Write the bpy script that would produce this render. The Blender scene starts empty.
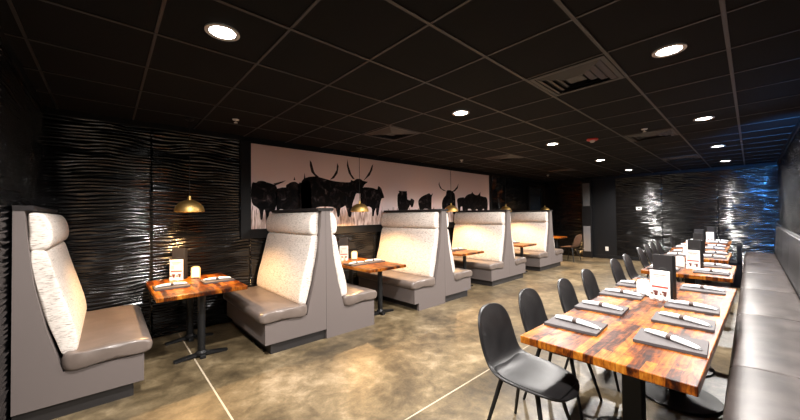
import bpy, bmesh, math, random
from mathutils import Vector, Matrix
random.seed(7)
S = bpy.context.scene
C = S.collection
PI = math.pi

# ------------------------------------------------------------------ camera
cam = bpy.data.objects.new('camera', bpy.data.cameras.new('camera'))
C.objects.link(cam); S.camera = cam
cam.data.sensor_width = 36.0
cam.data.lens = 36.0 * 320.67 / 800.0
cam.data.clip_start = 0.02
RIGHT = Vector((0.73828, -0.67439, -0.01195))
UP = Vector((-0.00273, -0.02072, 0.99978))
FWD = Vector((0.67449, 0.73808, 0.01714))
m = Matrix((RIGHT, UP, -FWD)).transposed().to_4x4()
m.translation = Vector((0, 0, 1.55))
cam.matrix_world = m

# ------------------------------------------------------------------ world, exposure
W = bpy.data.worlds.new('world'); S.world = W; W.use_nodes = True
W.node_tree.nodes['Background'].inputs[0].default_value = (0.75, 0.82, 1.0, 1)
W.node_tree.nodes['Background'].inputs[1].default_value = 0.005
S.view_settings.view_transform = 'Standard'
S.view_settings.look = 'None'
S.view_settings.exposure = 1.28
S.view_settings.gamma = 1.0
S.view_settings.use_curve_mapping = False
CAN_POWER = 215.0
CAN_COLOR = (1.0, 0.95, 0.90)
PENDANT_POWER = 32.0
PENDANT_COLOR = (1.0, 0.58, 0.24)
BLUE_POWER = 260.0

# ------------------------------------------------------------------ materials
def new_mat(name):
    m = bpy.data.materials.new(name); m.use_nodes = True
    nt = m.node_tree
    return m, nt, nt.nodes['Principled BSDF']
def simple(name, col, rough=0.5, metal=0.0, spec=0.5, bump=None, coat=0.0):
    m, nt, b = new_mat(name)
    b.inputs['Base Color'].default_value = (*col, 1)
    b.inputs['Roughness'].default_value = rough
    b.inputs['Metallic'].default_value = metal
    b.inputs['Specular IOR Level'].default_value = spec
    b.inputs['Coat Weight'].default_value = coat
    if bump:
        sc, st, dist = bump
        tc = nt.nodes.new('ShaderNodeTexCoord')
        n = nt.nodes.new('ShaderNodeTexNoise'); n.inputs['Scale'].default_value = sc; n.inputs['Detail'].default_value = 5
        bp = nt.nodes.new('ShaderNodeBump'); bp.inputs['Strength'].default_value = st; bp.inputs['Distance'].default_value = dist
        nt.links.new(tc.outputs['Object'], n.inputs['Vector'])
        nt.links.new(n.outputs['Fac'], bp.inputs['Height'])
        nt.links.new(bp.outputs['Normal'], b.inputs['Normal'])
    return m
def emit(name, col, st):
    m, nt, b = new_mat(name)
    b.inputs['Base Color'].default_value = (*col, 1)
    b.inputs['Emission Color'].default_value = (*col, 1)
    b.inputs['Emission Strength'].default_value = st
    return m
def node(nt, typ, **kw):
    n = nt.nodes.new(typ)
    for k, v in kw.items():
        if k in n.inputs.keys() if hasattr(n, 'inputs') else False: n.inputs[k].default_value = v
        else: setattr(n, k, v)
    return n
def math_(nt, op, a, b=None, c=None):
    n = nt.nodes.new('ShaderNodeMath'); n.operation = op
    for i, v in enumerate((a, b, c)):
        if v is None: continue
        if isinstance(v, (int, float)): n.inputs[i].default_value = v
        else: nt.links.new(v, n.inputs[i])
    return n.outputs[0]
def ramp(nt, fac, stops):
    r = nt.nodes.new('ShaderNodeValToRGB')
    e = r.color_ramp.elements
    while len(e) < len(stops): e.new(0.5)
    for i, (p, c) in enumerate(stops):
        e[i].position = p; e[i].color = (*c, 1)
    nt.links.new(fac, r.inputs['Fac'])
    return r.outputs['Color']
def noise(nt, vec, scale, detail=3, dist=0.0, rough=0.5):
    n = nt.nodes.new('ShaderNodeTexNoise')
    n.inputs['Scale'].default_value = scale; n.inputs['Detail'].default_value = detail
    n.inputs['Distortion'].default_value = dist; n.inputs['Roughness'].default_value = rough
    if vec is not None: nt.links.new(vec, n.inputs['Vector'])
    return n.outputs['Fac']
def mapping(nt, vec, scale, loc=(0,0,0), rot=(0,0,0)):
    n = nt.nodes.new('ShaderNodeMapping')
    n.inputs['Scale'].default_value = scale; n.inputs['Location'].default_value = loc; n.inputs['Rotation'].default_value = rot
    nt.links.new(vec, n.inputs['Vector'])
    return n.outputs['Vector']
def objco(nt):
    return nt.nodes.new('ShaderNodeTexCoord').outputs['Object']

def wave_wall(name, rough=0.16):
    m, nt, b = new_mat(name)
    n = noise(nt, objco(nt), 30, 3)
    bp = nt.nodes.new('ShaderNodeBump'); bp.inputs['Strength'].default_value = 0.15; bp.inputs['Distance'].default_value = 0.003
    nt.links.new(n, bp.inputs['Height']); nt.links.new(bp.outputs['Normal'], b.inputs['Normal'])
    b.inputs['Base Color'].default_value = (0.002, 0.002, 0.0023, 1)
    b.inputs['Roughness'].default_value = rough
    b.inputs['Specular IOR Level'].default_value = 0.5
    return m

def wood(name, along='x'):
    m, nt, b = new_mat(name)
    co = objco(nt)
    if along == 'y': co = mapping(nt, co, (1, 1, 1), rot=(0, 0, PI/2))
    br = nt.nodes.new('ShaderNodeTexBrick')
    br.offset = 0.37; br.squash = 1.0
    br.inputs['Scale'].default_value = 1.0
    br.inputs['Brick Width'].default_value = 0.62; br.inputs['Row Height'].default_value = 0.052
    br.inputs['Mortar Size'].default_value = 0.0016; br.inputs['Bias'].default_value = 0.0
    br.inputs['Color1'].default_value = (0.0, 0.0, 0.0, 1); br.inputs['Color2'].default_value = (1, 1, 1, 1)
    br.inputs['Mortar'].default_value = (0.25, 0.25, 0.25, 1)
    nt.links.new(co, br.inputs['Vector'])
    grain = noise(nt, mapping(nt, co, (5, 75, 20)), 1.0, 6, 0.8)
    blot = noise(nt, mapping(nt, co, (7.0, 17.0, 9.0)), 1.0, 6, 0.9, 0.62)
    f = math_(nt, 'ADD', math_(nt, 'MULTIPLY', br.outputs['Color'], 0.20), math_(nt, 'MULTIPLY', grain, 0.30))
    f = math_(nt, 'ADD', f, math_(nt, 'MULTIPLY', blot, 0.55))
    col = ramp(nt, f, [(0.37, (0.010, 0.002, 0.001)), (0.44, (0.045, 0.009, 0.0015)), (0.52, (0.150, 0.036, 0.0035)), (0.60, (0.27, 0.082, 0.007)), (0.72, (0.42, 0.17, 0.022))])
    nt.links.new(col, b.inputs['Base Color'])
    rr = ramp(nt, blot, [(0.3, (0.42,)*3), (0.7, (0.28,)*3)])
    nt.links.new(rr, b.inputs['Roughness'])
    bp = nt.nodes.new('ShaderNodeBump'); bp.inputs['Strength'].default_value = 0.25; bp.inputs['Distance'].default_value = 0.003
    nt.links.new(f, bp.inputs['Height']); nt.links.new(bp.outputs['Normal'], b.inputs['Normal'])
    b.inputs['Specular IOR Level'].default_value = 0.16
    return m

def concrete():
    m, nt, b = new_mat('polished_concrete')
    co = objco(nt)
    a = noise(nt, co, 1.1, 6, 0.6, 0.6); c = noise(nt, co, 7.0, 8, 0.4, 0.65); d = noise(nt, co, 55, 4)
    f = math_(nt, 'ADD', math_(nt, 'MULTIPLY', a, 0.55), math_(nt, 'ADD', math_(nt, 'MULTIPLY', c, 0.38), math_(nt, 'MULTIPLY', d, 0.10)))
    col = ramp(nt, f, [(0.38, (0.030, 0.021, 0.010)), (0.47, (0.070, 0.050, 0.026)), (0.56, (0.135, 0.100, 0.055)), (0.70, (0.32, 0.25, 0.16))])
    sep = nt.nodes.new('ShaderNodeSeparateXYZ'); nt.links.new(co, sep.inputs[0])
    l1 = math_(nt, 'LESS_THAN', math_(nt, 'ABSOLUTE', math_(nt, 'SUBTRACT', sep.outputs['X'], 0.715)), 0.007)
    l2 = math_(nt, 'LESS_THAN', math_(nt, 'ABSOLUTE', math_(nt, 'SUBTRACT', sep.outputs['Y'], 1.80)), 0.006)
    ln = math_(nt, 'MAXIMUM', l1, l2)
    mx = nt.nodes.new('ShaderNodeMix'); mx.data_type = 'RGBA'
    nt.links.new(ln, mx.inputs[0]); nt.links.new(col, mx.inputs[6]); mx.inputs[7].default_value = (0.40, 0.33, 0.24, 1)
    nt.links.new(mx.outputs[2], b.inputs['Base Color'])
    rr = ramp(nt, f, [(0.35, (0.48,)*3), (0.65, (0.30,)*3)])
    nt.links.new(rr, b.inputs['Roughness'])
    bp = nt.nodes.new('ShaderNodeBump'); bp.inputs['Strength'].default_value = 0.10; bp.inputs['Distance'].default_value = 0.01
    nt.links.new(c, bp.inputs['Height']); nt.links.new(bp.outputs['Normal'], b.inputs['Normal'])
    b.inputs['Specular IOR Level'].default_value = 0.6
    return m

def cream_fabric():
    m, nt, b = new_mat('cream_crocodile_vinyl')
    co = objco(nt)
    n = noise(nt, mapping(nt, co, (24, 24, 150)), 1.0, 4, 0.8)
    col = ramp(nt, n, [(0.30, (0.20, 0.16, 0.13)), (0.39, (0.42, 0.37, 0.33)), (0.47, (0.62, 0.56, 0.51)), (0.7, (0.72, 0.66, 0.61))])
    nt.links.new(col, b.inputs['Base Color'])
    b.inputs['Roughness'].default_value = 0.5
    bp = nt.nodes.new('ShaderNodeBump'); bp.inputs['Strength'].default_value = 0.3; bp.inputs['Distance'].default_value = 0.004
    nt.links.new(n, bp.inputs['Height']); nt.links.new(bp.outputs['Normal'], b.inputs['Normal'])
    return m
def ceiling_mat():
    m, nt, b = new_mat('black_ceiling_tile')
    co = objco(nt)
    n = noise(nt, co, 160, 3)
    col = ramp(nt, n, [(0.3, (0.003, 0.0028, 0.0029)), (0.7, (0.0085, 0.0080, 0.0082))])
    nt.links.new(col, b.inputs['Base Color']); b.inputs['Roughness'].default_value = 0.8; b.inputs['Specular IOR Level'].default_value = 0.12
    bp = nt.nodes.new('ShaderNodeBump'); bp.inputs['Strength'].default_value = 0.4; bp.inputs['Distance'].default_value = 0.003
    nt.links.new(n, bp.inputs['Height']); nt.links.new(bp.outputs['Normal'], b.inputs['Normal'])
    return m
def mural_mat():
    m, nt, b = new_mat('printed_savanna')
    co = objco(nt)
    sep = nt.nodes.new('ShaderNodeSeparateXYZ'); nt.links.new(co, sep.inputs[0])
    z = math_(nt, 'ADD', math_(nt, 'DIVIDE', math_(nt, 'SUBTRACT', sep.outputs['Z'], 1.37), 1.37), math_(nt, 'MULTIPLY', math_(nt, 'SUBTRACT', noise(nt, co, 1.2, 2), 0.5), 0.10))
    sky = ramp(nt, z, [(0.25, (0.88, 0.73, 0.73)), (0.55, (0.82, 0.66, 0.66)), (0.85, (0.68, 0.53, 0.52)), (1.0, (0.58, 0.44, 0.42))])
    g = noise(nt, mapping(nt, co, (38, 1, 5)), 1.0, 5, 0.4)
    grass = ramp(nt, g, [(0.35, (0.20, 0.13, 0.11)), (0.5, (0.60, 0.46, 0.42)), (0.65, (0.82, 0.70, 0.66))])
    edge = math_(nt, 'ADD', z, math_(nt, 'MULTIPLY', math_(nt, 'SUBTRACT', g, 0.5), 0.45))
    mx = nt.nodes.new('ShaderNodeMix'); mx.data_type = 'RGBA'
    nt.links.new(math_(nt, 'LESS_THAN', edge, 0.20), mx.inputs[0]); nt.links.new(sky, mx.inputs[6]); nt.links.new(grass, mx.inputs[7])
    nt.links.new(mx.outputs[2], b.inputs['Base Color']); b.inputs['Roughness'].default_value = 0.6
    return m
def cow_mat():
    m, nt, b = new_mat('cattle_print')
    n = noise(nt, objco(nt), 9, 5, 0.8)
    nt.links.new(ramp(nt, n, [(0.5, (0.004, 0.0035, 0.004)), (0.64, (0.022, 0.017, 0.019)), (0.74, (0.12, 0.10, 0.10))]), b.inputs['Base Color'])
    b.inputs['Roughness'].default_value = 0.7; b.inputs['Specular IOR Level'].default_value = 0.08
    return m
def leather(name, c0, c1, rough, spec=0.5):
    m, nt, b = new_mat(name)
    co = objco(nt)
    n = noise(nt, co, 5, 4, 0.5); f = noise(nt, co, 220, 2)
    nt.links.new(ramp(nt, n, [(0.35, c0), (0.65, c1)]), b.inputs['Base Color'])
    b.inputs['Roughness'].default_value = rough; b.inputs['Specular IOR Level'].default_value = spec
    h = math_(nt, 'ADD', math_(nt, 'MULTIPLY', n, 1.0), math_(nt, 'MULTIPLY', f, 0.12))
    bp = nt.nodes.new('ShaderNodeBump'); bp.inputs['Strength'].default_value = 0.35; bp.inputs['Distance'].default_value = 0.005
    nt.links.new(h, bp.inputs['Height']); nt.links.new(bp.outputs['Normal'], b.inputs['Normal'])
    return m

M = dict(
    wall=wave_wall('carved_black_panel'),
    flatblack=simple('flat_black_paint', (0.004, 0.004, 0.0045), 0.5, 0, 0.25),
    satin=simple('satin_black_metal', (0.007, 0.007, 0.0075), 0.42, 0.0, 0.35),
    tile=ceiling_mat(),
    grid=simple('dark_ceiling_grid', (0.022, 0.018, 0.016), 0.5),
    floor=concrete(),
    wood=wood('oiled_wood_planks', 'x'), wood_y=wood('oiled_wood_planks_cross', 'y'),
    cream=cream_fabric(),
    taupe=leather('taupe_vinyl', (0.105, 0.082, 0.070), (0.14, 0.11, 0.095), 0.34),
    panel=simple('taupe_panel_vinyl', (0.115, 0.094, 0.088), 0.6, bump=(260, 0.35, 0.002)),
    cap=simple('dark_taupe_cap', (0.018, 0.015, 0.015), 0.6, 0, 0.2),
    blackvinyl=leather('black_vinyl', (0.008, 0.0075, 0.008), (0.015, 0.014, 0.0145), 0.40, 0.35),
    warmlitvinyl=leather('vinyl_warm_lit_brown', (0.07, 0.035, 0.02), (0.10, 0.05, 0.03), 0.4),  # warm lamplight on the corner chair is put into this brown
    benchseat=leather('bench_seat_vinyl', (0.030, 0.024, 0.022), (0.072, 0.059, 0.055), 0.38, 0.3),
    benchback=leather('bench_back_vinyl', (0.008, 0.008, 0.009), (0.020, 0.019, 0.020), 0.42, 0.3),
    benchbase=simple('bench_base_vinyl', (0.03, 0.026, 0.026), 0.55),
    brass=simple('brushed_brass', (0.78, 0.50, 0.17), 0.48, 1.0),
    brassin=simple('brass_inside', (0.85, 0.58, 0.25), 0.4, 0.6),
    steel=simple('dark_steel', (0.06, 0.058, 0.055), 0.35, 0.7),
    chrome=simple('chrome', (0.7, 0.7, 0.7), 0.15, 1.0),
    board=simple('grey_board', (0.075, 0.066, 0.067), 0.6, 0, 0.2, bump=(180, 0.2, 0.001)),
    boardside=simple('black_board_edge', (0.015, 0.013, 0.013), 0.5),
    napkin=simple('white_napkin', (0.80, 0.80, 0.80), 0.8, bump=(60, 0.3, 0.003)),
    band=simple('brown_napkin_band', (0.06, 0.035, 0.028), 0.6),
    drape=simple('black_fabric', (0.004, 0.004, 0.005), 0.9, 0, 0.1),
    menu=simple('black_menu_cover', (0.012, 0.011, 0.012), 0.4),
    emblem=simple('grey_embossing', (0.05, 0.05, 0.05), 0.4),
    card=simple('white_card', (0.82, 0.78, 0.72), 0.5),
    pink=simple('pale_pink_print', (0.75, 0.42, 0.36), 0.5),
    red=simple('red_print', (0.45, 0.03, 0.02), 0.5),
    darkprint=simple('dark_red_print', (0.10, 0.02, 0.015), 0.5),
    tan=simple('tan_card', (0.70, 0.52, 0.25), 0.5),
    glass=simple('clear_shaker', (0.6, 0.6, 0.6), 0.1, 0.0, 0.8),
    salt=simple('white_salt', (0.85, 0.85, 0.85), 0.7),
    mural=mural_mat(),
    cow=cow_mat(),
    horn=simple('horn_print', (0.03, 0.02, 0.02), 0.7, 0, 0.08),
    greytrim=simple('pale_grey_column', (0.16, 0.15, 0.15), 0.5, bump=(40, 0.8, 0.01)),
    doorglass=simple('dark_door_glass', (0.012, 0.018, 0.026), 0.08, 0.0, 0.8),
    outlet=simple('ivory_plastic', (0.6, 0.57, 0.52), 0.4),
    redplastic=simple('red_plastic', (0.5, 0.02, 0.015), 0.35),
    lampface=emit('lamp_face', (1.0, 0.95, 0.88), 14.0),
    bulb=emit('warm_bulb', (1.0, 0.62, 0.25), 14.0),
    baffle=simple('can_trim', (0.5, 0.48, 0.46), 0.4),
)

# ------------------------------------------------------------------ mesh helpers
def link(name, bm, mat, parent=None, smooth=False, loc=None):
    bmesh.ops.recalc_face_normals(bm, faces=bm.faces)
    me = bpy.data.meshes.new(name); bm.to_mesh(me); bm.free()
    me.materials.append(mat)
    if smooth:
        for p in me.polygons: p.use_smooth = True
        me.set_sharp_from_angle(angle=math.radians(40))
    o = bpy.data.objects.new(name, me); C.objects.link(o)
    if parent is not None: o.parent = parent
    if loc is not None: o.location = loc
    return o
def box(bm, x0, x1, y0, y1, z0, z1, bev=0.0, seg=2, mtx=None):
    vs = [bm.verts.new((x, y, z)) for x in (x0, x1) for y in (y0, y1) for z in (z0, z1)]
    q = [(0,1,3,2),(4,6,7,5),(0,4,5,1),(2,3,7,6),(0,2,6,4),(1,5,7,3)]
    fs = [bm.faces.new([vs[i] for i in f]) for f in q]
    allv = list(vs)
    if bev > 0:
        es = list({e for f in fs for e in f.edges})
        r = bmesh.ops.bevel(bm, geom=es, offset=bev, segments=seg, affect='EDGES', profile=0.5)
        allv = list({v for v in r['verts']} | {v for v in allv if v.is_valid})
    if mtx is not None:
        bmesh.ops.transform(bm, matrix=mtx, verts=allv)
    return bm
def B(*a, **k):
    bm = bmesh.new(); box(bm, *a, **k); return bm
def prism(bm, pts, axis, a0, a1):
    def P(p, a):
        if axis == 'y': return (p[0], a, p[1])
        if axis == 'x': return (a, p[0], p[1])
        return (p[0], p[1], a)
    v0 = [bm.verts.new(P(p, a0)) for p in pts]; v1 = [bm.verts.new(P(p, a1)) for p in pts]
    bm.faces.new(v0); bm.faces.new(v1[::-1])
    n = len(pts)
    for i in range(n): bm.faces.new((v0[i], v0[(i+1)%n], v1[(i+1)%n], v1[i]))
    return bm
def bevel_all(bm, off, seg=2, ang=30):
    es = [e for e in bm.edges if len(e.link_faces) == 2 and e.calc_face_angle(0) > math.radians(ang)]
    bmesh.ops.bevel(bm, geom=es, offset=off, segments=seg, affect='EDGES', profile=0.5)
    return bm
def tube(bm, p0, p1, r0, r1=None, seg=12):
    p0 = Vector(p0); p1 = Vector(p1); r1 = r0 if r1 is None else r1
    d = (p1 - p0).normalized(); a = d.orthogonal().normalized(); b = d.cross(a)
    c0 = []; c1 = []
    for i in range(seg):
        t = 2*PI*i/seg; v = a*math.cos(t) + b*math.sin(t)
        c0.append(bm.verts.new(p0 + v*r0)); c1.append(bm.verts.new(p1 + v*r1))
    for i in range(seg):
        j = (i+1) % seg; bm.faces.new((c0[i], c0[j], c1[j], c1[i]))
    bm.faces.new(c0[::-1]); bm.faces.new(c1)
    return bm
def lathe(bm, prof, seg=24, c=(0,0,0), sx=1.0, sy=1.0, close=True):
    rings = []
    for r, z in prof:
        rings.append([bm.verts.new((c[0]+r*sx*math.cos(2*PI*i/seg), c[1]+r*sy*math.sin(2*PI*i/seg), c[2]+z)) for i in range(seg)])
    for a, b in zip(rings, rings[1:]):
        for i in range(seg):
            j = (i+1) % seg; bm.faces.new((a[i], a[j], b[j], b[i]))
    if close:
        bm.faces.new(rings[0][::-1]); bm.faces.new(rings[-1])
    return bm
def loft_y(bm, prof, y0, y1, r, n=5):
    """closed XZ outline swept along y, both ends rounded over by r (a stuffed cushion)"""
    cx = sum(p[0] for p in prof)/len(prof); cz = sum(p[1] for p in prof)/len(prof)
    st = []
    for i in range(n+1):
        t = i/n; st.append((y0 + r*(1-math.cos(t*PI/2)), math.sin(t*PI/2)))
    st += [(y1 - (y - y0), k) for y, k in st[::-1]]
    rings = []
    for y, k in st:
        ring = []
        for x, z in prof:
            d = math.hypot(x-cx, z-cz); f = max(0.0, (d - r*(1-k)))/d
            ring.append(bm.verts.new((cx+(x-cx)*f, y, cz+(z-cz)*f)))
        rings.append(ring)
    m = len(prof)
    for a, b in zip(rings, rings[1:]):
        for i in range(m):
            j = (i+1) % m; bm.faces.new((a[i], a[j], b[j], b[i]))
    bm.faces.new(rings[0][::-1]); bm.faces.new(rings[-1])
    return bm
def smooth_outline(pts, n=6):
    """closed Catmull-Rom through pts"""
    out = []; m = len(pts)
    for i in range(m):
        p0, p1, p2, p3 = (Vector(pts[(i+k-1) % m]) for k in range(4))
        for j in range(n):
            t = j/n
            v = 0.5*((2*p1)+(-p0+p2)*t+(2*p0-5*p1+4*p2-p3)*t*t+(-p0+3*p1-3*p2+p3)*t**3)
            out.append((v[0], v[1]))
    return out
def empty(name, label, cat, loc=(0,0,0), rz=0.0, group=None):
    o = bpy.data.objects.new(name, None); C.objects.link(o)
    o.empty_display_size = 0.1
    o.location = loc; o.rotation_euler = (0, 0, rz)
    return tag(o, label, cat, group)
def tag(o, label, cat, group=None):
    o['label'] = label; o['category'] = cat
    if group: o['group'] = group
    return o
def struct(name, bm, mat, parent=None, smooth=False):
    o = link(name, bm, mat, parent, smooth)
    if parent is None: o['kind'] = 'structure'
    return o
def dup(root, loc, rz, label, group=None):
    r = root.copy(); C.objects.link(r); r.location = loc; r.rotation_euler = (0, 0, rz); r['label'] = label
    if group: r['group'] = group
    for ch in list(root.children):
        c = ch.copy(); C.objects.link(c); c.parent = r
        for g in list(ch.children):
            d = g.copy(); C.objects.link(d); d.parent = c
    return r

# ------------------------------------------------------------------ the room
X0, X1, Y0, Y1, H = -0.54, 12.6, -0.50, 5.27, 2.80
struct('floor', B(X0-.1, X1+.1, Y0-.1, Y1+.1, -0.1, 0.0), M['floor'])
struct('ceiling', B(X0-.1, X1+.1, Y0-.1, Y1+.1, H, H+.1), M['tile'])

# carved wave panels: real relief of broken horizontal ridges, with a groove between panels
import numpy as np
def vnoise(u, v, seed):
    r = np.random.RandomState(seed).rand(256, 256)
    iu = np.floor(u).astype(int); iv = np.floor(v).astype(int); fu = u-iu; fv = v-iv
    fu = fu*fu*(3-2*fu); fv = fv*fv*(3-2*fv)
    g = lambda a, b: r[a % 256, b % 256]
    return (g(iu, iv)*(1-fu)+g(iu+1, iv)*fu)*(1-fv) + (g(iu, iv+1)*(1-fu)+g(iu+1, iv+1)*fu)*fv
def carved_wall(name, u0, u1, place, seed, seam0, step=0.045, amp=0.009, seam=1.22, uf=1.25):
    us = list(np.linspace(u0, u1, int((u1-u0)/step)+1)); ss = []
    x = seam0
    while x < u1:
        if x > u0+.02: us += [x-.007, x-.0035, x+.0035, x+.007]; ss.append(x)
        x += seam
    us = np.array(sorted(us)); zs = np.linspace(0, H, 430)
    U, Z = np.meshgrid(us, zs, indexing='ij')
    V = U*uf+20
    ph = 8.5*vnoise(V*1.6+3, Z*3.2+5, seed) + 5.0*vnoise(V*4.0, Z*10.0, seed+1)
    am = np.clip(-0.15 + 1.6*vnoise(V*3.2+9, Z*25.0, seed+2), 0.05, 1.2)
    w = np.sin(2*PI*Z/0.042 + ph)
    w = np.sign(w)*np.abs(w)**0.8
    hh = amp*(1 + w*am)
    for q in ss:
        hh = np.where(np.abs(U-q) < .004, 0.0005, hh)
    nu, nz = U.shape
    pts = [place(a, b, c) for a, b, c in zip(U.ravel().tolist(), Z.ravel().tolist(), (hh+.001).ravel().tolist())]
    fs = []
    for i in range(nu-1):
        for k in range(nz-1):
            a = i*nz+k; fs.append((a, a+nz, a+nz+1, a+1))
    k0 = len(pts)
    for d in (0.0, -0.1):
        pts += [place(u0, 0, d), place(u1, 0, d), place(u1, H, d), place(u0, H, d)]
    for f in ((0,1,2,3), (4,5,6,7), (0,1,5,4), (1,2,6,5), (2,3,7,6), (3,0,4,7)): fs.append(tuple(k0+q for q in f))
    me = bpy.data.meshes.new(name); me.from_pydata(pts, [], fs); me.update()
    me.materials.append(M['wall'])
    me.polygons.foreach_set('use_smooth', [True]*(len(fs)-6)+[False]*6)
    bm = bmesh.new(); bm.from_mesh(me); bmesh.ops.recalc_face_normals(bm, faces=bm.faces[:]); bm.to_mesh(me); bm.free()
    o = bpy.data.objects.new(name, me); C.objects.link(o); o['kind'] = 'structure'
    return o
carved_wall('wall_left', X0, X1, lambda u, z, d: (u, Y1-d, z), 11, .42)
carved_wall('wall_near', Y0, Y1, lambda u, z, d: (X0+d, u, z), 23, .9)
carved_wall('wall_far', Y0, 3.05, lambda u, z, d: (X1-d, u, z), 31, .62)
carved_wall('wall_far_corner', 3.9, Y1, lambda u, z, d: (X1-d, u, z), 47, 9)
carved_wall('wall_right', X0, X1, lambda u, z, d: (u, Y0+d, z), 59, .2, uf=5.0)
struct('wall_far_plain', B(X1, X1+.1, 3.05, 3.9, 0, H), M['flatblack'])
# suspended ceiling grid
GX = [0.24 + 0.655*k for k in range(-1, 19)]; GY = [0.09 + 0.648*k for k in range(0, 8)]
bm = bmesh.new()
for y in GY: box(bm, X0, X1, y-.012, y+.012, H-.008, H)
for x in GX:
    if X0 < x < X1: box(bm, x-.009, x+.009, Y0, Y1, H-.006, H)
struct('trim_1', bm, M['grid'])
bm = bmesh.new()   # black crown strips
box(bm, X0, X1, Y1-.03, Y1, H-.07, H); box(bm, X0, X0+.03, Y0, Y1, H-.07, H); box(bm, X1-.03, X1, Y0, Y1, H-.09, H); box(bm, X0, X1, Y0, Y0+.03, H-.07, H)
struct('trim_2', bm, M['flatblack'])
bm = bmesh.new(); box(bm, X1-.02, X1, Y0+.7, 3.74, 0, .12, .004); struct('baseboard_far', bm, M['flatblack'])
bm = bmesh.new(); box(bm, 10.0, 10.86, Y1-.02, Y1, 0, .12, .004); struct('baseboard_left', bm, M['flatblack'])
# pilaster on the far wall with its pale textured strips
p = struct('trim_3', B(12.42, X1, 3.74, 4.04, 0, H-.09, .006), M['flatblack'])
link('column_strip', B(12.405, 12.42, 3.78, 4.0, 0.22, 1.10, .004), M['greytrim'], p)
link('column_strip', B(12.405, 12.42, 3.78, 4.0, 1.80, 2.60, .004), simple('grey_column_top', (0.09, 0.088, 0.088), .5), p)
# dark glazed door in the left wall
d = struct('door_1', B(10.95, 11.85, Y1-.03, Y1, 0.02, 2.45, .004), M['doorglass'])
bm = bmesh.new()
for a in (10.88, 11.85): box(bm, a, a+.07, Y1-.06, Y1, 0, 2.52, .006)
box(bm, 10.88, 11.92, Y1-.06, Y1, 2.45, 2.52, .006)
link('door_frame', bm, M['satin'], d)
bm = bmesh.new(); tube(bm, (11.02, Y1-.08, .9), (11.02, Y1-.08, 1.4), .012); box(bm, 11.01, 11.03, Y1-.08, Y1-.03, .93, .95); box(bm, 11.01, 11.03, Y1-.08, Y1-.03, 1.35, 1.37)
link('door_handle', bm, M['chrome'], d)

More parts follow.
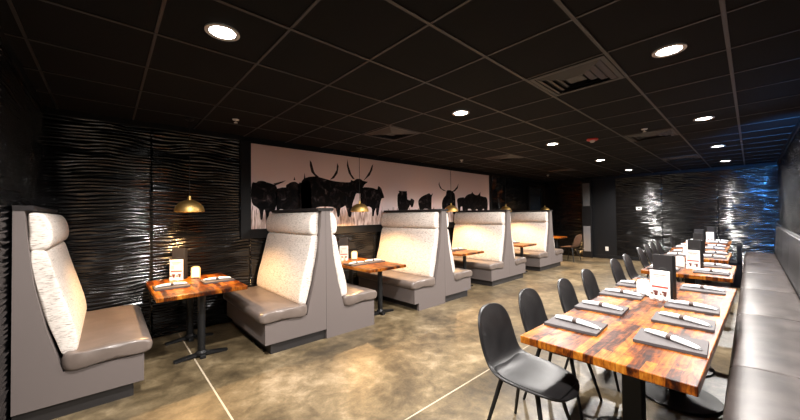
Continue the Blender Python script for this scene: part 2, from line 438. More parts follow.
# mural: framed wide print of black longhorn cattle on pale grassland
mur = empty('wall_mural', 'wide framed wall mural of black longhorn cattle above the booths', 'mural', (5.03, Y1, 1.2))
def mchild(o): 
    o.matrix_parent_inverse = Matrix.Translation(mur.location).inverted(); return o
MX0, MX1, MZ0, MZ1 = 1.65, 8.39, 1.365, 2.735
mchild(link('print', B(MX0, MX1, Y1-.03, Y1-.001, MZ0, MZ1), M['mural'], mur))
bm = bmesh.new()
box(bm, 1.50, MX0, Y1-.05, Y1-.001, 1.22, 2.80-.075, .004); box(bm, MX1, MX1+.12, Y1-.05, Y1-.001, 1.22, 2.80-.075, .004)
box(bm, MX0, MX1, Y1-.05, Y1-.001, 1.22, MZ0, .004)
box(bm, MX0, MX1, Y1-.05, Y1-.03, MZ1-.03, MZ1, .002)
mchild(link('frame', bm, M['flatblack'], mur))
COWS = [
('cow', [(1.664, 2.071), (1.728, 2.092), (1.771, 2.122), (1.844, 2.126), (1.895, 2.109), (1.98, 2.089), (2.043, 2.058), (2.064, 1.97), (2.049, 1.757), (2.013, 1.651), (1.937, 1.634), (1.909, 1.513), (1.888, 1.496), (1.875, 1.617), (1.849, 1.668), (1.825, 1.531), (1.792, 1.515), (1.782, 1.651), (1.743, 1.702), (1.663, 1.785)]),
('horn', [(1.998, 2.094), (2.104, 2.128), (2.213, 2.161), (2.14, 2.113), (2.033, 2.064)]),
('cow', [(2.043, 1.969), (2.104, 2.025), (2.176, 2.039), (2.22, 1.995), (2.206, 1.598), (2.177, 1.598), (2.17, 1.669), (2.091, 1.669), (2.083, 1.598), (2.055, 1.598)]),
('cow', [(2.205, 2.03), (2.25, 2.105), (2.306, 2.137), (2.364, 2.148), (2.421, 2.122), (2.452, 2.061), (2.441, 1.596), (2.402, 1.596), (2.387, 1.67), (2.266, 1.67), (2.251, 1.597), (2.217, 1.597)]),
('horn', [(2.341, 2.172), (2.356, 2.232), (2.375, 2.175)]),
('cow', [(2.429, 2.089), (2.5, 2.138), (2.588, 2.173), (2.66, 2.09), (2.665, 1.595), (2.616, 1.595), (2.584, 1.671), (2.496, 1.67), (2.48, 1.596), (2.441, 1.596)]),
('horn', [(2.528, 2.207), (2.541, 2.31), (2.56, 2.209), (2.539, 2.159)]),
('bull', [(2.489, 2.164), (2.583, 2.234), (2.679, 2.259), (2.778, 2.266), (2.899, 2.245), (3.151, 2.205), (3.466, 2.205), (3.503, 2.251), (3.569, 2.24), (3.632, 2.28), (3.729, 2.286), (3.793, 2.254), (3.904, 2.24), (3.833, 2.183), (3.777, 2.102), (3.726, 1.998), (3.629, 1.995), (3.58, 1.893), (3.531, 1.773), (3.505, 1.556), (3.449, 1.537), (3.413, 1.635), (3.369, 1.751), (3.279, 1.758), (3.241, 1.558), (3.189, 1.551), (3.155, 1.703), (2.894, 1.727), (2.734, 1.69), (2.713, 1.545), (2.662, 1.546), (2.644, 1.671), (2.56, 1.653), (2.541, 1.583), (2.503, 1.583), (2.469, 1.951)]),
('horn', [(2.643, 2.547), (2.676, 2.512), (2.684, 2.417), (2.745, 2.315), (2.821, 2.262), (2.745, 2.268), (2.671, 2.339), (2.643, 2.451)]),
('horn', [(3.198, 2.553), (3.229, 2.498), (3.205, 2.362), (3.13, 2.261), (3.044, 2.225), (3.122, 2.317), (3.184, 2.418)]),
('horn', [(3.424, 2.647), (3.46, 2.501), (3.514, 2.367), (3.598, 2.269), (3.537, 2.281), (3.454, 2.382), (3.414, 2.516)]),
('horn', [(4.054, 2.619), (4.026, 2.49), (3.957, 2.372), (3.803, 2.259), (3.87, 2.341), (3.963, 2.464), (4.012, 2.573)]),
('cow', [(3.752, 2.101), (4.006, 2.126), (4.153, 2.099), (4.176, 2.168), (4.246, 2.137), (4.283, 2.071), (4.337, 1.935), (4.27, 1.912), (4.225, 1.804), (4.173, 1.571), (4.13, 1.571), (4.106, 1.76), (4.061, 1.571), (4.014, 1.551), (4.0, 1.709), (3.857, 1.737), (3.806, 1.634), (3.761, 1.634), (3.724, 1.837)]),
('cow', [(4.722, 2.003), (4.772, 2.053), (4.753, 2.097), (4.848, 2.075), (5.002, 2.1), (4.975, 2.05), (5.016, 2.021), (4.948, 1.992), (4.973, 1.929), (5.104, 1.894), (5.131, 1.933), (5.195, 1.92), (5.238, 1.878), (5.181, 1.742), (5.128, 1.75), (5.102, 1.788), (5.021, 1.673), (4.969, 1.665), (4.917, 1.665), (4.84, 1.598), (4.765, 1.598), (4.718, 1.782)]),
('cow', [(5.375, 1.889), (5.49, 1.99), (5.664, 2.052), (5.754, 2.079), (5.813, 2.041), (5.88, 2.08), (5.829, 1.96), (5.826, 1.797), (5.81, 1.614), (5.732, 1.614), (5.71, 1.695), (5.541, 1.694), (5.511, 1.615), (5.454, 1.615), (5.39, 1.752)]),
('horn', [(6.129, 2.386), (6.14, 2.303), (6.221, 2.211), (6.397, 2.159), (6.285, 2.163), (6.157, 2.22), (6.102, 2.309)]),
('horn', [(6.907, 2.377), (6.875, 2.255), (6.738, 2.161), (6.571, 2.136), (6.725, 2.204), (6.848, 2.298)]),
('cow', [(6.417, 2.169), (6.552, 2.187), (6.689, 2.137), (6.756, 2.029), (6.76, 1.59), (6.655, 1.59), (6.63, 1.721), (6.454, 1.728), (6.437, 1.591), (6.358, 1.592), (6.334, 1.698), (6.242, 1.697), (6.22, 1.844), (6.281, 1.972), (6.381, 2.06)]),
('cow', [(6.847, 1.966), (7.044, 2.016), (7.17, 1.988), (7.184, 1.679), (7.13, 1.611), (7.071, 1.611), (7.06, 1.759), (6.986, 1.759), (6.953, 1.611), (6.896, 1.611), (6.857, 1.811)]),
('cow', [(7.154, 1.973), (7.27, 2.082), (7.465, 2.13), (7.559, 2.101), (7.506, 2.192), (7.64, 2.113), (7.803, 2.109), (7.931, 2.2), (7.903, 2.103), (8.054, 2.069), (8.253, 2.036), (8.3, 1.83), (8.249, 1.608), (8.153, 1.608), (8.07, 1.72), (7.939, 1.609), (7.855, 1.609), (7.734, 1.704), (7.61, 1.61), (7.514, 1.61), (7.454, 1.703), (7.314, 1.702), (7.281, 1.61), (7.205, 1.611), (7.165, 1.815)]),
]
for k, pts in COWS:
    pts = [(min(max(x, MX0+.004), MX1-.004), z) for x, z in pts]
    if k != 'horn': pts = smooth_outline(pts, 3)
    pts = [(min(max(x, MX0+.004), MX1-.004), z) for x, z in pts]
    q = []
    for a in pts:
        if not q or math.hypot(a[0]-q[-1][0], a[1]-q[-1][1]) > 0.004: q.append(a)
    bm = bmesh.new(); prism(bm, q, 'y', Y1-.032, Y1-.0295)
    bmesh.ops.triangulate(bm, faces=bm.faces)
    mchild(link('printed_horn' if k == 'horn' else 'printed_cow', bm, M['horn'] if k == 'horn' else M['cow'], mur))

# ------------------------------------------------------------------ ceiling fittings
def spot(name, loc, power, col, ang, blend, rad, parent):
    l = bpy.data.lights.new(name, 'SPOT'); l.energy = power; l.color = col
    l.spot_size = math.radians(ang); l.spot_blend = blend; l.shadow_soft_size = rad
    o = bpy.data.objects.new(name, l); C.objects.link(o); o.parent = parent; o.location = loc
    return o
def downlight():
    t = empty('recessed_downlight', '', 'light', group='recessed downlights')
    bm = bmesh.new()
    lathe(bm, [(.078, -.002), (.105, -.002), (.105, -.010), (.080, -.010)], 28, close=False)
    link('trim_ring', bm, M['baffle'], t, True)
    bm = bmesh.new(); lathe(bm, [(.0785, -.003), (.0785, -.006), (.03, -.0065)], 28); link('lens', bm, M['lampface'], t, True)
    spot('downlight_lamp', (0, 0, -.03), CAN_POWER, CAN_COLOR, 162, 0.65, .05, t)
    return t
XS = [0.57, 3.19, 5.88, 8.57, 11.22]
LBL = {(0,1): 'large glaring recessed downlight over the nearest booth table', (1,0): 'bright recessed downlight beside the big square vent',
 (1,1): 'recessed downlight in front of the mural, second from the near wall', (2,1): 'recessed downlight left of the red strobe',
 (2,0): 'recessed downlight over the gap between the first two tables of the dining row', (3,1): 'recessed downlight of the mural-side row, fourth from the near wall',
 (3,0): 'recessed downlight of the bench-side row, fourth from the near wall', (4,1): 'recessed downlight of the mural-side row, nearest the far wall',
 (4,0): 'recessed downlight of the bench-side row, nearest the far wall', (0,0): 'recessed downlight of the bench-side row, closest to the near wall'}
dl = downlight(); first = True
for i, x in enumerate(XS):
    for j, y in enumerate((0.40, 2.37)):
        if first: dl.location = (x, y, H); dl['label'] = LBL[(i, j)]; first = False
        else: dup(dl, (x, y, H), 0, LBL[(i, j)])

def diffuser():
    t = empty('ceiling_diffuser', '', 'vent', group='square ceiling air vents')
    s = .30
    def ringm(a, b, z0, z1):
        bm = bmesh.new()
        o = [(-a,-a),(a,-a),(a,a),(-a,a)]; i_ = [(-b,-b),(b,-b),(b,b),(-b,b)]
        vo = [bm.verts.new((x,y,z0)) for x,y in o]; vi = [bm.verts.new((x,y,z1)) for x,y in i_]
        vo2 = [bm.verts.new((x,y,z0+.004)) for x,y in o]; vi2 = [bm.verts.new((x,y,z1+.004)) for x,y in i_]
        for k in range(4):
            l = (k+1) % 4
            bm.faces.new((vo[k],vo[l],vi[l],vi[k])); bm.faces.new((vo2[k],vi2[k],vi2[l],vo2[l]))
            bm.faces.new((vo[k],vo2[k],vo2[l],vo[l])); bm.faces.new((vi[k],vi[l],vi2[l],vi2[k]))
        return bm
    g = M['grid']
    link('frame', ringm(.305, .27, -.012, -.014), g, t)
    for a in (.262, .198, .134): link('louver', ringm(a, a-.040, -.010, -.026), g, t)
    link('centre_plate', B(-.07, .07, -.07, .07, -.016, -.012), g, t)
    link('backing', B(-.27, .27, -.27, .27, -.006, -.001), M['flatblack'], t)
    return t
VL = [(3.188, 1.06, 'large square ceiling vent beside the bright downlight'), (6.46, 1.06, 'square ceiling vent beyond the red strobe on the bench side'),
      (3.188, 3.65, 'square ceiling vent in front of the mural, nearest one'), (6.46, 3.65, 'square ceiling vent in front of the mural, middle one'),
      (9.74, 3.65, 'square ceiling vent on the booth side, nearest the far wall'), (9.74, 1.06, 'square ceiling vent on the bench side, nearest the far wall')]
dv = diffuser()
for k, (x, y, lb) in enumerate(VL):
    if k == 0: dv.location = (x, y, H); dv['label'] = lb
    else: dup(dv, (x, y, H), 0, lb)

sp = empty('fire_sprinkler', 'small white sprinkler head above the nearest booth table', 'sprinkler', (1.21, 4.41, H), group='ceiling sprinkler heads')
bm = bmesh.new(); lathe(bm, [(.001, 0), (.04, 0), (.036, -.01), (.012, -.014)], 20); link('escutcheon', bm, M['outlet'], sp, True)
bm = bmesh.new(); tube(bm, (0,0,-.012), (0,0,-.04), .008); lathe(bm, [(.001, -.04), (.022, -.04), (.022, -.044), (.001, -.045)], 16); link('deflector', bm, M['outlet'], sp, True)
for x, y, lb in [(5.93, 1.05, 'small white sprinkler head between vent and bright downlights'), (5.97, 4.43, 'small white sprinkler head near the right part of the mural'), (10.51, 4.4, 'small white sprinkler head above the last booth')]:
    dup(sp, (x, y, H), 0, lb)

st = empty('fire_strobe', 'red round fire alarm strobe on the ceiling', 'fire alarm', (6.04, 1.78, H))
bm = bmesh.new(); lathe(bm, [(.001, 0), (.085, 0), (.085, -.018), (.07, -.028), (.001, -.030)], 28); link('base', bm, M['redplastic'], st, True)
bm = bmesh.new(); lathe(bm, [(.04, -.028), (.038, -.045), (.025, -.058), (.001, -.06)], 20); link('lens', bm, M['outlet'], st, True)

# brass dome pendants over the booth tables
def pendant():
    t = empty('pendant_lamp', '', 'lamp', group='brass dome pendant lamps')
    bm = bmesh.new()
    prof = []
    for i in range(11):
        a = (PI/2)*i/10; prof.append((.155*math.cos(a)+.006, .145*math.sin(a)))
    inner = [(r-.004 if r > .01 else .003, z-.004) for r, z in prof[::-1]]
    lathe(bm, prof + inner, 36, close=False)
    link('shade', bm, M['brass'], t, True)
    bm = bmesh.new(); tube(bm, (0,0,.146), (0,0,.195), .022, .015, 16); link('socket_cap', bm, M['brass'], t, True)
    bm = bmesh.new(); tube(bm, (0,0,.19), (0,0,H-1.63-.02), .004, .004, 8); link('cord', bm, M['satin'], t)
    bm = bmesh.new(); lathe(bm, [(.001, H-1.63-.001), (.05, H-1.63-.001), (.05, H-1.63-.02), (.02, H-1.63-.035)], 20); link('canopy', bm, M['satin'], t, True)
    bm = bmesh.new(); lathe(bm, [(.002, .015), (.025, .025), (.032, .045), (.025, .07), (.012, .09)], 16); o = link('bulb', bm, M['bulb'], t, True); o.location = (0, 0, -.012)
    l = bpy.data.lights.new('pendant_light', 'SPOT'); l.energy = PENDANT_POWER*4; l.color = PENDANT_COLOR; l.shadow_soft_size = .03
    l.spot_size = math.radians(136); l.spot_blend = .5
    o = bpy.data.objects.new('pendant_light', l); C.objects.link(o); o.parent = t; o.location = (0, 0, .008)
    return t
PL = [(0.76, 4.72), (3.36, 4.75), (5.97, 4.75), (8.45, 4.75), (11.05, 4.75)]
PN = ['brass dome pendant lamp over the nearest booth table, in front of the bare wall', 'brass dome pendant lamp in front of the big bull on the mural',
      'brass dome pendant lamp in front of the right part of the mural', 'brass dome pendant lamp above the fourth table, behind the third booth back',
      'brass dome pendant lamp peeking over the farthest booth back']
pd = pendant()
for k, (x, y) in enumerate(PL):
    if k == 0: pd.location = (x, y, 1.63); pd['label'] = PN[k]
    else: dup(pd, (x, y, 1.63), 0, PN[k])

# thermostat and outlet on the far wall
t = empty('thermostat', 'small white thermostat box on the far wall', 'thermostat', (X1-.016, 2.42, 1.68))
link('case', B(-.025, -.001, -.07, .07, -.05, .05, .006), M['outlet'], t); link('display', B(-.028, -.024, -.04, .03, -.02, .02), M['satin'], t)
t = empty('wall_outlet', 'ivory wall outlet low on the plain far wall', 'outlet', (X1, 3.34, .33))
link('plate', B(-.010, -.001, -.045, .045, -.07, .07, .003), M['outlet'], t)
for z in (-.03, .03): link('socket', B(-.013, -.009, -.018, .018, z-.016, z+.016, .002), M['baffle'], t)

# ------------------------------------------------------------------ booths
def booth(x, y, s, label, kick='full', L=None, top=1.62, fr=.76):
    """high backed bench; spine plane at local x=0, seat towards s*x, room end at y=0"""
    L = L or 5.205-y
    t = empty('booth_bench', label, 'booth', (x, y, 0), group='high-backed booth benches')
    g = s*.0015
    def P(pts): return [(s*a + g, z) for a, z in pts]
    k = .12
    slope = [(.058, top), (.068, 1.45), (.106, 1.05), (.172, .70), (.262, .355)]
    if kick == 'full': low = [(fr, .355), (fr, k), (0, k)]
    elif kick == 'notch': low = [(fr, .355), (fr, k), (fr-.10, k), (fr-.10, 0), (0, 0)]
    else: low = [(fr, .355), (fr, 0), (0, 0)]
    bm = bmesh.new(); prism(bm, P([(0, top)] + slope + low), 'y', 0, .045); bevel_all(bm, .004, 1, 20)
    link('end_panel', bm, M['panel'], t)
    bm = bmesh.new(); prism(bm, P([(0, top)] + slope + [(.262, k), (0, k)]), 'y', .046, L); link('back_shell', bm, M['panel'], t)
    bm = bmesh.new(); prism(bm, P([(.264, .355), (fr, .355), (fr, k), (.264, k)]), 'y', .046, L); bevel_all(bm, .004, 1, 20); link('seat_base', bm, M['panel'], t)
    bm = bmesh.new()
    if kick == 'full': prism(bm, P([(0.0, 0), (fr-.07, 0), (fr-.07, k), (0.0, k)]), 'y', .03, L)
    else: prism(bm, P([(0.0, 0), (fr-.12, 0), (fr-.12, k), (0.0, k)]), 'y', .047, L)
    link('toe_kick', bm, M['boardside'], t)
    bm = bmesh.new(); prism(bm, P([(-.0, top), (.098, top), (.108, top+.012), (.108, top+.032), (.098, top+.038), (-.0, top+.038)]), 'y', -.006, L); link('top_cap', bm, M['cap'], t)
    # cushions
    prof = smooth_outline([(.265, .485), (.38, .49), (.55, .50), (.72, .495), (.805, .468), (.822, .415), (.80, .37), (.72, .357), (.45, .356), (.27, .356)], 4)
    bm = bmesh.new(); loft_y(bm, P(prof), -.022, L-.01, .05); link('seat_cushion', bm, M['taupe'], t, True)
    prof = smooth_outline([(.262, .46), (.32, .47), (.345, .53), (.325, .68), (.275, .88), (.222, 1.08), (.188, 1.22), (.163, 1.30), (.123, 1.315), (.081, 1.30), (.102, 1.08), (.155, .80), (.22, .58)], 4)
    bm = bmesh.new(); loft_y(bm, P(prof), .048, L-.01, .03); link('back_cushion', bm, M['cream'], t, True)
    prof = smooth_outline([(.078, 1.318), (.133, 1.312), (.178, 1.33), (.198, 1.39), (.193, 1.48), (.168, 1.56), (.133, 1.60), (.083, 1.603), (.067, 1.58), (.071, 1.45)], 4)
    bm = bmesh.new(); loft_y(bm, P(prof), .048, L-.01, .03); link('headrest', bm, M['cream'], t, True)
    return t
booth(-.515, 3.66, 1, 'single high booth bench against the near wall, nearest on the left')
booth(2.06, 3.66, -1, 'high booth bench facing the nearest booth table, with black toe kick')
booth(2.06, 3.66, 1, 'booth bench backing onto the first, with bright edge, facing the second table', 'none')
booth(4.40, 3.66, -1, 'booth bench with bright cream back facing left to the second table', 'notch')
booth(4.40, 3.66, 1, 'booth bench half hidden behind the second cream back, facing the third table')
booth(6.82, 3.76, -1, 'booth bench with cream back facing left to the third table')
booth(6.82, 3.76, 1, 'booth bench half hidden behind the third cream back, facing the fourth table')
booth(9.32, 3.84, -1, 'farthest cream booth bench seen from the front, facing the fourth table')
booth(9.32, 3.84, 1, 'last booth bench, facing the corner table with the warm-lit brown chair')

# ------------------------------------------------------------------ tables
def booth_table(x0, x1, y0, y1, label):
    cx, cy = (x0+x1)/2, (y0+y1)/2; a = (x1-x0)/2; b = (y1-y0)/2
    t = empty('booth_table', label, 'table', (cx, cy, 0), group='wooden booth tables')
    link('tabletop', B(-a, a, -b, b, .715, .76, .006), M['wood_y'], t)
    for py in (-b+.22, b-.28):
        bm = bmesh.new(); tube(bm, (0, py, .05), (0, py, .70), .038, .038, 20)
        c = link('column', bm, M['satin'], t, True)
        bm = bmesh.new(); box(bm, -.10, .10, py-.10, py+.10, .70, .7145, .004); link('mounting_plate', bm, M['satin'], c)
        bm = bmesh.new()
        lathe(bm, [(.06, .03), (.06, .055), (.04, .075)], 20, (0, py, 0))
        for s in (-1, 1):
            prism(bm, [(s*.03, .02), (s*.25, 0.0), (s*.26, .012), (s*.26, .022), (s*.03, .052)], 'y', py-.028, py+.028)
        box(bm, -.028, .028, py-.09, py+.09, .0, .035, .004)
        link('foot_bar', bm, M['satin'], t)
    return t
TB = [(.36, 1.21, 3.96, 5.14), (2.82, 3.56, 3.76, 5.08), (5.22, 6.04, 3.92, 5.12), (7.66, 8.46, 3.87, 5.12), (11.0, 11.75, 4.30, 5.2)]
TN = ['wooden booth table under the nearest pendant', 'wooden booth table between the first and second cream backs', 'wooden booth table between the second and third cream backs',
      'wooden booth table between the third and fourth cream backs', 'orange-lit wooden table in the far left corner']
for c, n in zip(TB, TN): booth_table(*c, n)

def dining_table(x0, x1, y0, y1, label, peds, R_=.30):
    cx, cy = (x0+x1)/2, (y0+y1)/2; a = (x1-x0)/2; b = (y1-y0)/2
    t = empty('dining_table', label, 'table', (cx, cy, 0), group='dining tables along the bench')
    link('tabletop', B(-a, a, -b, b, .712, .76, .005), M['wood'], t)
    for px, py in peds:
        px -= cx; py -= cy
        c = link('column', B(px-.055, px+.055, py-.055, py+.055, .03, .702, .006), M['satin'], t)
        bm = bmesh.new(); box(bm, px-.16, px+.16, py-.16, py+.16, .700, .7115, .004); link('mounting_plate', bm, M['satin'], c)
        bm = bmesh.new(); lathe(bm, [(R_, 0), (R_+.008, .010), (R_, .018), (.15, .026), (.07, .05), (.02, .05)], 40, (px, py, 0)); link('disc_base', bm, M['satin'], t, True)
    return t
DT = [(1.98, 4.76, .145, 1.0), (5.42, 6.78, .16, 1.04), (7.38, 8.76, .26, 1.12), (9.12, 10.5, .34, 1.2), (11.0, 12.3, .36, 1.2)]
DN = ['long plank dining table nearest the camera', 'plank dining table second in the row along the bench', 'plank dining table third in the row along the bench',
      'plank dining table fourth in the row along the bench', 'plank dining table at the end of the row by the far wall']
dining_table(*DT[0], DN[0], [(2.62, .54), (3.56, .45), (4.3, .56)], .27).rotation_euler = (0, 0, math.radians(-1.3))
for c, n in zip(DT[1:], DN[1:]): dining_table(*c, n, [((c[0]+c[1])/2, (c[2]+c[3])/2+.06*(n==DN[3])-.05*(n==DN[4]))], .22)

# ------------------------------------------------------------------ chairs
WID = 1.10
def chair_shell():
    # centre line of the shell: (forward, height), half width, how far the rims curl
    prof = [(.300, .412, .00, 0.0), (.298, .424, .09, .004), (.275, .438, .150, .006), (.21, .449, .195, .012), (.10, .450, .220, .022), (-.02, .446, .226, .032), (-.10, .448, .218, .040),
            (-.165, .468, .203, .045), (-.205, .51, .195, .042), (-.232, .58, .196, .036), (-.252, .66, .196, .032), (-.268, .74, .188, .028), (-.282, .80, .168, .022), (-.292, .845, .13, .014), (-.297, .868, .075, .006), (-.299, .876, .0, 0)]
    n = 10; rings = []
    bm = bmesh.new()
    for i, (x, z, w, c) in enumerate(prof):
        a = prof[max(0, i-1)]; b = prof[min(len(prof)-1, i+1)]
        tx, tz = b[0]-a[0], b[1]-a[1]; l = math.hypot(tx, tz); nx, nz = tz/l, -tx/l   # towards the sitter
        if nx*1 + nz*1 < 0: nx, nz = -nx, -nz
        if w == 0: rings.append([bm.verts.new((x, 0, z))]); continue
        r = []
        for k in range(n+1):
            u = -1 + 2*k/n; q = c*abs(u)**2.2
            r.append(bm.verts.new((x+nx*q, u*w*WID, z+nz*q)))
        rings.append(r)
    for a, b in zip(rings, rings[1:]):
        if len(a) == 1:
            for k in range(n): bm.faces.new((a[0], b[k], b[k+1]))
        elif len(b) == 1:
            for k in range(n): bm.faces.new((a[k], a[k+1], b[0]))
        else:
            for k in range(n): bm.faces.new((a[k], a[k+1], b[k+1], b[k]))
    return bm
def make_chair(mat, group):
    t = empty('dining_chair', '', 'chair', group=group)
    o = link('seat_shell', chair_shell(), mat, t, False)
    for p in o.data.polygons: p.use_smooth = True
    md = o.modifiers.new('thick', 'SOLIDIFY'); md.thickness = .024; md.offset = 0
    md = o.modifiers.new('sub', 'SUBSURF'); md.levels = 2; md.render_levels = 2
    # stuffed pad on the seat; its rear edge makes the crease against the back
    line = [(.284, .434, .14, .004), (.25, .443, .178, .009), (.18, .450, .203, .014), (.10, .450, .216, .021), (.02, .449, .222, .027), (-.04, .447, .220, .034), (-.09, .449, .208, .039), (-.13, .460, .18, .036), (-.155, .474, .13, .02)]
    n = 12; up = []; dn = []; bm = bmesh.new(); m_ = len(line)
    for i, (x, z, w, c) in enumerate(line):
        a = []; b = []; ev = math.sin(PI*(i+.5)/m_)**.35
        for k in range(n+1):
            u = -1 + 2*k/n; q = c*abs(u)**2.2; puff = .013 + .016*ev*(1-abs(u)**5)
            a.append(bm.verts.new((x, u*w*.975*WID, z+q+puff))); b.append(bm.verts.new((x, u*w*.95*WID, z+q+.004)))
        up.append(a); dn.append(b)
    for i in range(m_-1):
        for k in range(n):
            bm.faces.new((up[i][k], up[i][k+1], up[i+1][k+1], up[i+1][k])); bm.faces.new((dn[i][k], dn[i+1][k], dn[i+1][k+1], dn[i][k+1]))
        for k in (0, n): bm.faces.new((up[i][k], up[i+1][k], dn[i+1][k], dn[i][k]))
    for i in (0, m_-1):
        for k in range(n): bm.faces.new((up[i][k], up[i][k+1], dn[i][k+1], dn[i][k]))
    o = link('seat_pad', bm, mat, t, True); md = o.modifiers.new('sub', 'SUBSURF'); md.levels = 1; md.render_levels = 1
    for sx, sy in ((1, 1), (1, -1), (-1, 1), (-1, -1)):
        bm = bmesh.new(); tube(bm, (sx*.12+.01, sy*.13, .44), (sx*.225+.01, sy*.22, 0), .016, .010, 12)
        link('leg', bm, M['satin'], t, True)
    bm = bmesh.new()
    for s in (-1, 1): tube(bm, (-.13, s*.13, .432), (.11, s*.13, .432), .008)
    for s in (-.13, .11): tube(bm, (s, -.13, .432), (s, .13, .432), .008)
    link('under_frame', bm, M['satin'], t, True)
    return t
CG = 'black bucket chairs along the dining row'
ch = make_chair(M['blackvinyl'], CG)
CH = [(2.13, 1.06, -91, 'black bucket chair nearest the camera, at the long front table'), (2.80, 1.10, -90, 'black bucket chair second along the long front table'),
      (3.50, 1.05, -88, 'black bucket chair third along the long front table'), (4.27, 1.08, -90, 'black bucket chair at the far end of the long front table'),
      (5.50, 1.10, -92, 'black bucket chair nearer of the two at the second dining table'), (6.27, 1.12, -90, 'black bucket chair farther of the two at the second dining table'),
      (7.68, 1.21, -90, 'black bucket chair nearer of the two at the third dining table'), (8.44, 1.24, -90, 'black bucket chair farther of the two at the third dining table'),
      (9.36, 1.30, -90, 'black bucket chair nearer of the two at the fourth dining table'), (9.98, 1.30, -90, 'black bucket chair farther of the two at the fourth dining table'),
      (11.35, 1.22, -90, 'black bucket chair at the last dining table by the far wall')]
for k, (x, y, a, lb) in enumerate(CH):
    if k == 0: ch.location = (x, y, 0); ch.rotation_euler = (0, 0, math.radians(a)); ch['label'] = lb
    else: dup(ch, (x, y, 0), math.radians(a), lb)
bc = make_chair(M['warmlitvinyl'], 'corner chair in warm-lit brown'); bc.location = (11.15, 3.98, 0); bc.rotation_euler = (0, 0, math.radians(80))
bc['label'] = 'bucket chair coloured a warm-lit brown beside the far left corner table'

t = empty('draped_chair', 'solid black chair shape between the fourth dining table and the bench', 'chair', (9.70, .235, 0))
bm = bmesh.new(); prism(bm, [(-.24, 0), (.24, 0), (.26, .2), (.245, .50), (-.245, .50), (-.26, .2)], 'y', -.085, .085); bevel_all(bm, .03, 3)
link('skirt', bm, M['drape'], t, True)
bm = bmesh.new(); prism(bm, smooth_outline([(-.23, .46), (.23, .46), (.235, .70), (.19, .85), (0, .885), (-.19, .85), (-.235, .70)], 4), 'y', -.085, -.025); bevel_all(bm, .012, 2)
link('backrest', bm, M['drape'], t, True)

# ------------------------------------------------------------------ long bench on the right wall
bn = empty('wall_bench', 'long taupe upholstered bench running along the right wall', 'bench', (6.5, -.2, 0))
def bchild(o): o.matrix_parent_inverse = Matrix.Translation(bn.location).inverted(); return o
XB = [0.30, 1.58, 3.26, 4.94, 6.62, 8.30, 9.98, 11.25, 12.57]
for a, b in zip(XB, XB[1:]):
    bm = bmesh.new()
    prof = smooth_outline([(-.385, .36), (-.385, .45), (-.34, .475), (-.1, .485), (.06, .478), (.118, .455), (.128, .41), (.11, .37), (.0, .358)], 4)
    loft_y(bm, prof, a+.003, b-.003, .022)
    bmesh.ops.transform(bm, matrix=Matrix(((0,1,0,0),(1,0,0,0),(0,0,1,0),(0,0,0,1))), verts=bm.verts)
    bchild(link('seat_cushion', bm, M['benchseat'], bn, True))
    bm = bmesh.new()
    prof = smooth_outline([(-.49, .37), (-.49, 1.1), (-.47, 1.16), (-.44, 1.165), (-.415, 1.13), (-.405, .9), (-.39, .6), (-.388, .48), (-.41, .37)], 3)
    loft_y(bm, prof, a+.002, b-.002, .010)
    bmesh.ops.transform(bm, matrix=Matrix(((0,1,0,0),(1,0,0,0),(0,0,1,0),(0,0,0,1))), verts=bm.verts)
    bchild(link('backrest', bm, M['benchback'], bn, True))
bchild(link('bench_base', B(XB[0], 12.57, -.48, .08, .0, .362, .004), M['benchbase'], bn))

# ------------------------------------------------------------------ things on the tables
def menu_board():
    t = empty('menu_board', '', 'menu board', group='grey boards at the place settings')
    link('board', B(-.135, .135, -.165, .165, 0, .018, .0015), M['board'], t)
    bm = bmesh.new(); prism(bm, [(.105+.010*math.cos(2*PI*i/14), .125+.010*math.sin(2*PI*i/14)) for i in range(14)], 'z', .0178, .0186); link('clip_hole', bm, M['boardside'], t)
    return t
def napkin_roll():
    t = empty('napkin_roll', '', 'napkin', group='banded white napkin rolls')
    bm = bmesh.new(); rings = []
    st = [(-.150, .012, .006), (-.142, .020, .010), (-.09, .026, .014), (-.03, .022, .016), (0, .019, .016), (.03, .022, .016), (.09, .024, .013), (.135, .021, .009), (.150, .015, .006)]
    n = 14
    for x, w, h in st:
        rings.append([bm.verts.new((x, w*math.cos(2*PI*i/n), max(0.0, h+h*math.sin(2*PI*i/n)*1.0))) for i in range(n)])
    for a, b in zip(rings, rings[1:]):
        for i in range(n):
            j = (i+1) % n; bm.faces.new((a[i], a[j], b[j], b[i]))
    bm.faces.new(rings[0][::-1]); bm.faces.new(rings[-1])
    link('cloth', bm, M['napkin'], t, True)
    bm = bmesh.new(); rings = []
    for x in (-.014, .014):
        rings.append([bm.verts.new((x, .0215*math.cos(2*PI*i/n), max(.0, .0165+.018*math.sin(2*PI*i/n)))) for i in range(n)])
    for i in range(n):
        j = (i+1) % n; bm.faces.new((rings[0][i], rings[0][j], rings[1][j], rings[1][i]))
    bm.faces.new(rings[0][::-1]); bm.faces.new(rings[1]); link('paper_band', bm, M['band'], t)
    bm = bmesh.new(); box(bm, .146, .163, -.009, .009, .002, .006, .001); link('knife_tip', bm, M['chrome'], t)
    return t
mb = menu_board(); nr = napkin_roll(); used = [False]
def setting(x, y, rz, roll, where):
    global mb, nr
    if not used[0]:
        mb.location = (x, y, .7602); mb.rotation_euler = (0, 0, rz); mb['label'] = 'grey menu board ' + where
        nr.location = (x, y, .7786); nr.rotation_euler = (0, 0, roll); nr['label'] = 'white banded napkin roll ' + where
        used[0] = True
    else:
        dup(mb, (x, y, .7602), rz, 'grey menu board ' + where); dup(nr, (x, y, .7786), roll, 'white banded napkin roll ' + where)
R = math.radians
def order(n): return {1: ['middle'], 2: ['nearer', 'farther'], 4: ['first', 'second', 'third', 'fourth']}[n]
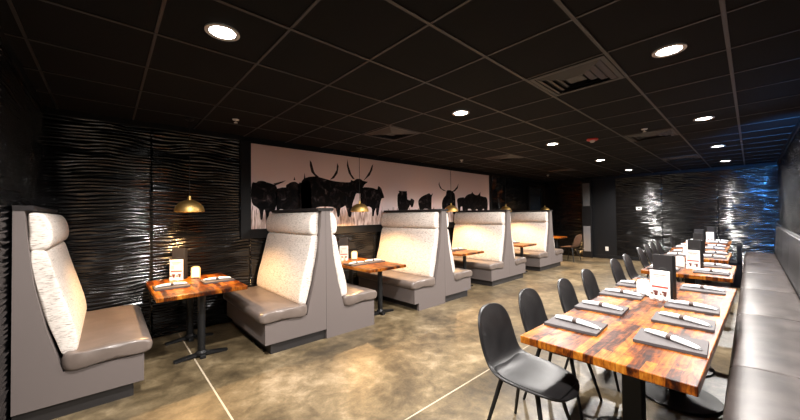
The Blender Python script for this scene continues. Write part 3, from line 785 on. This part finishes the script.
# long front table
for k, x in enumerate((2.52, 3.05, 3.55, 4.42)):
    setting(x, .345, R(2), R(-118 if k == 0 else -112 if k == 1 else -97), 'on long front table, bench side, %s from camera' % order(4)[k])
for k, x in enumerate((2.44, 3.02, 3.66, 4.22)):
    setting(x, .85, PI+R(2), R(-97 if k else -100), 'on long front table, chair side, %s from camera' % order(4)[k])
nm = ['second', 'third', 'fourth', 'last']
for q, c in enumerate(DT[1:]):
    L_ = c[1]-c[0]
    for k, fx in enumerate((.24, .76)):
        setting(c[0]+fx*L_, c[2]+.20, 0, R(-97), 'on %s dining table, bench side, %s one' % (nm[q], order(2)[k]))
        setting(c[0]+fx*L_, c[3]-.20, PI, R(-95), 'on %s dining table, chair side, %s one' % (nm[q], order(2)[k]))
bn_ = ['nearest booth table', 'second booth table', 'third booth table', 'fourth booth table']
for q, c in enumerate(TB[:4]):
    cy = (c[2]+c[3])/2 - .05
    setting(c[0]+.19, cy-.0, PI/2+PI, R(5), 'on the left side of the %s' % bn_[q])
    setting(c[1]-.19, cy+.02, PI/2, R(-10), 'on the right side of the %s' % bn_[q])

def menu_stand(n_menus=3, hm=.40, ws=.15):
    t = empty('menu_holder', '', 'menu holder', group='upright holders of black menus')
    link('base', B(-.05, .05, -ws/2-.005, ws/2+.005, 0, .012, .003), M['satin'], t)
    for k in range(n_menus):
        x = -.028+.028*k
        o = link('menu', B(x, x+.022, -ws/2, ws/2, .012, hm-.004*k, .003), M['menu'], t)
    bm = bmesh.new()
    ri, ro, n = .030, .036, 24
    vi = [bm.verts.new((-.0285, ri*math.cos(2*PI*i/n), hm*.62+ri*math.sin(2*PI*i/n))) for i in range(n)]
    vo = [bm.verts.new((-.0285, ro*math.cos(2*PI*i/n), hm*.62+ro*math.sin(2*PI*i/n))) for i in range(n)]
    for i in range(n): bm.faces.new((vi[i], vi[(i+1) % n], vo[(i+1) % n], vo[i]))
    box(bm, -.029, -.0282, -.014, .014, hm*.62-.012, hm*.62+.012)
    link('emblem', bm, M['emblem'], t)
    return t
def promo_card(w=.15, h=.26):
    t = empty('promo_card', '', 'card', group='white drinks cards')
    link('sheet', B(-.004, .004, -w/2, w/2, 0, h, .001), M['card'], t)
    link('foot', B(-.02, .02, -w/2-.002, w/2+.002, 0, .006, .001), M['glass'], t)
    bm = bmesh.new(); box(bm, -.0052, -.0038, -w*.42, w*.42, h*.40, h*.46); box(bm, -.0052, -.0038, -w*.35, w*.35, h*.84, h*.86); box(bm, -.0052, -.0038, -w*.25, w*.25, h*.78, h*.795); link('red_lettering', bm, M['red'], t)
    for s in (-1, 1):
        bm = bmesh.new(); lathe(bm, [(.014, 0), (.018, .025), (.020, .045), (.001, .046)], 14, (-.0045, s*w*.22, h*.12), sx=.08)
        link('cocktail_picture', bm, M['darkprint'], t)
    bm = bmesh.new()
    for z in (.66, .60, .54): box(bm, -.0050, -.0038, w*.18, w*.38, h*z, h*(z+.035))
    link('pink_picture', bm, M['pink'], t)
    return t
def shaker(mat_in):
    t = empty('table_shaker', '', 'shaker', group='small glass shakers')
    bm = bmesh.new(); lathe(bm, [(.018, 0), (.021, .005), (.019, .035), (.015, .05)], 16); link('jar', bm, mat_in, t, True)
    bm = bmesh.new(); lathe(bm, [(.016, .05), (.016, .064), (.010, .070), (.001, .071)], 16); link('lid', bm, M['chrome'], t, True)
    return t
def tent_card(mat):
    t = empty('tent_card', '', 'card', group='small rounded table cards')
    pts = [(-.055, 0), (.055, 0), (.055, .12), (.045, .145), (.02, .155), (-.02, .155), (-.045, .145), (-.055, .12)]
    bm = bmesh.new(); prism(bm, pts, 'x', -.005, .005); link('plate', bm, mat, t)
    bm = bmesh.new(); prism(bm, [(a*.8, .012+z*.84) for a, z in pts], 'x', -.0065, -.0048); link('print', bm, M['card'], t)
    link('foot', B(-.03, .03, -.045, .045, 0, .006, .001), M['satin'], t)
    return t
ms = menu_stand(); pc = promo_card(); sh = shaker(M['salt']); tc = tent_card(M['card']); tt = tent_card(M['tan'])
def caddy(x, y, rz, where, first=False, tent=(0, .16), tm=None, items='mpst'):
    def put(o, dx, dy, label, flag):
        c, s = math.cos(rz), math.sin(rz)
        loc = (x+dx*c-dy*s, y+dx*s+dy*c, .7602)
        if not placed.get(flag):
            placed[flag] = True; o.location = loc; o.rotation_euler = (0, 0, rz); o['label'] = label
        else: dup(o, loc, rz, label)
    if 'm' in items: put(ms, 0, 0, 'black menus standing upright in a holder ' + where, 'm')
    put(pc, -.085, .0, 'white drinks card with red pictures ' + where, 'p')
    put(sh, -.138, .04, 'left small glass shaker ' + where, 's'); put(sh, -.138, -.03, 'right small glass shaker ' + where, 's')
    o = tm or tc
    put(o, tent[0], tent[1], ('white' if o is tc else 'tan-framed') + ' rounded table card ' + where, 't' if o is tc else 'T')
placed = {}
caddy(3.80, .555, R(-12), 'on the long front table', tent=(-.05, .145))
caddy(6.10, .54, R(-12), 'on the second dining table', tent=(-.02, .17))
caddy(8.05, .66, R(-12), 'on the third dining table', tent=(-.02, .17))
caddy(9.85, .80, R(-10), 'on the fourth dining table', tent=(-.02, .17))
caddy(11.7, .72, R(-10), 'on the last dining table', tent=(-.02, .17))
for q, c in enumerate(TB[:4]):
    caddy(c[0]+.34, c[3]-.10, R(60), 'on the ' + bn_[q], tent=(.0, -.19), tm=tt)

# added lamp out of frame, put in for the blue tint; real source unseen
t = empty('added_blue_lamp', 'added blue lamp high on the right wall, standing in for an unseen source', 'lamp', (5.6, Y0+.022, 2.3))
link('housing', B(-.22, .22, .001, .05, -.06, .06, .008), M['satin'], t)
link('diffuser', B(-.19, .19, .048, .062, -.035, .035, .006), emit('added_blue_face', (.10, .40, 1.0), 10.0), t)
l = bpy.data.lights.new('added_blue_light', 'SPOT'); l.energy = BLUE_POWER; l.color = (.06, .34, 1.0); l.shadow_soft_size = .08
l.spot_size = math.radians(75); l.spot_blend = .9
o = bpy.data.objects.new('added_blue_light', l); C.objects.link(o); o.parent = t; o.location = (.1, .20, 0)
o.rotation_euler = Vector((-5.0, .35, 0.1)).to_track_quat('Z', 'Y').to_euler()
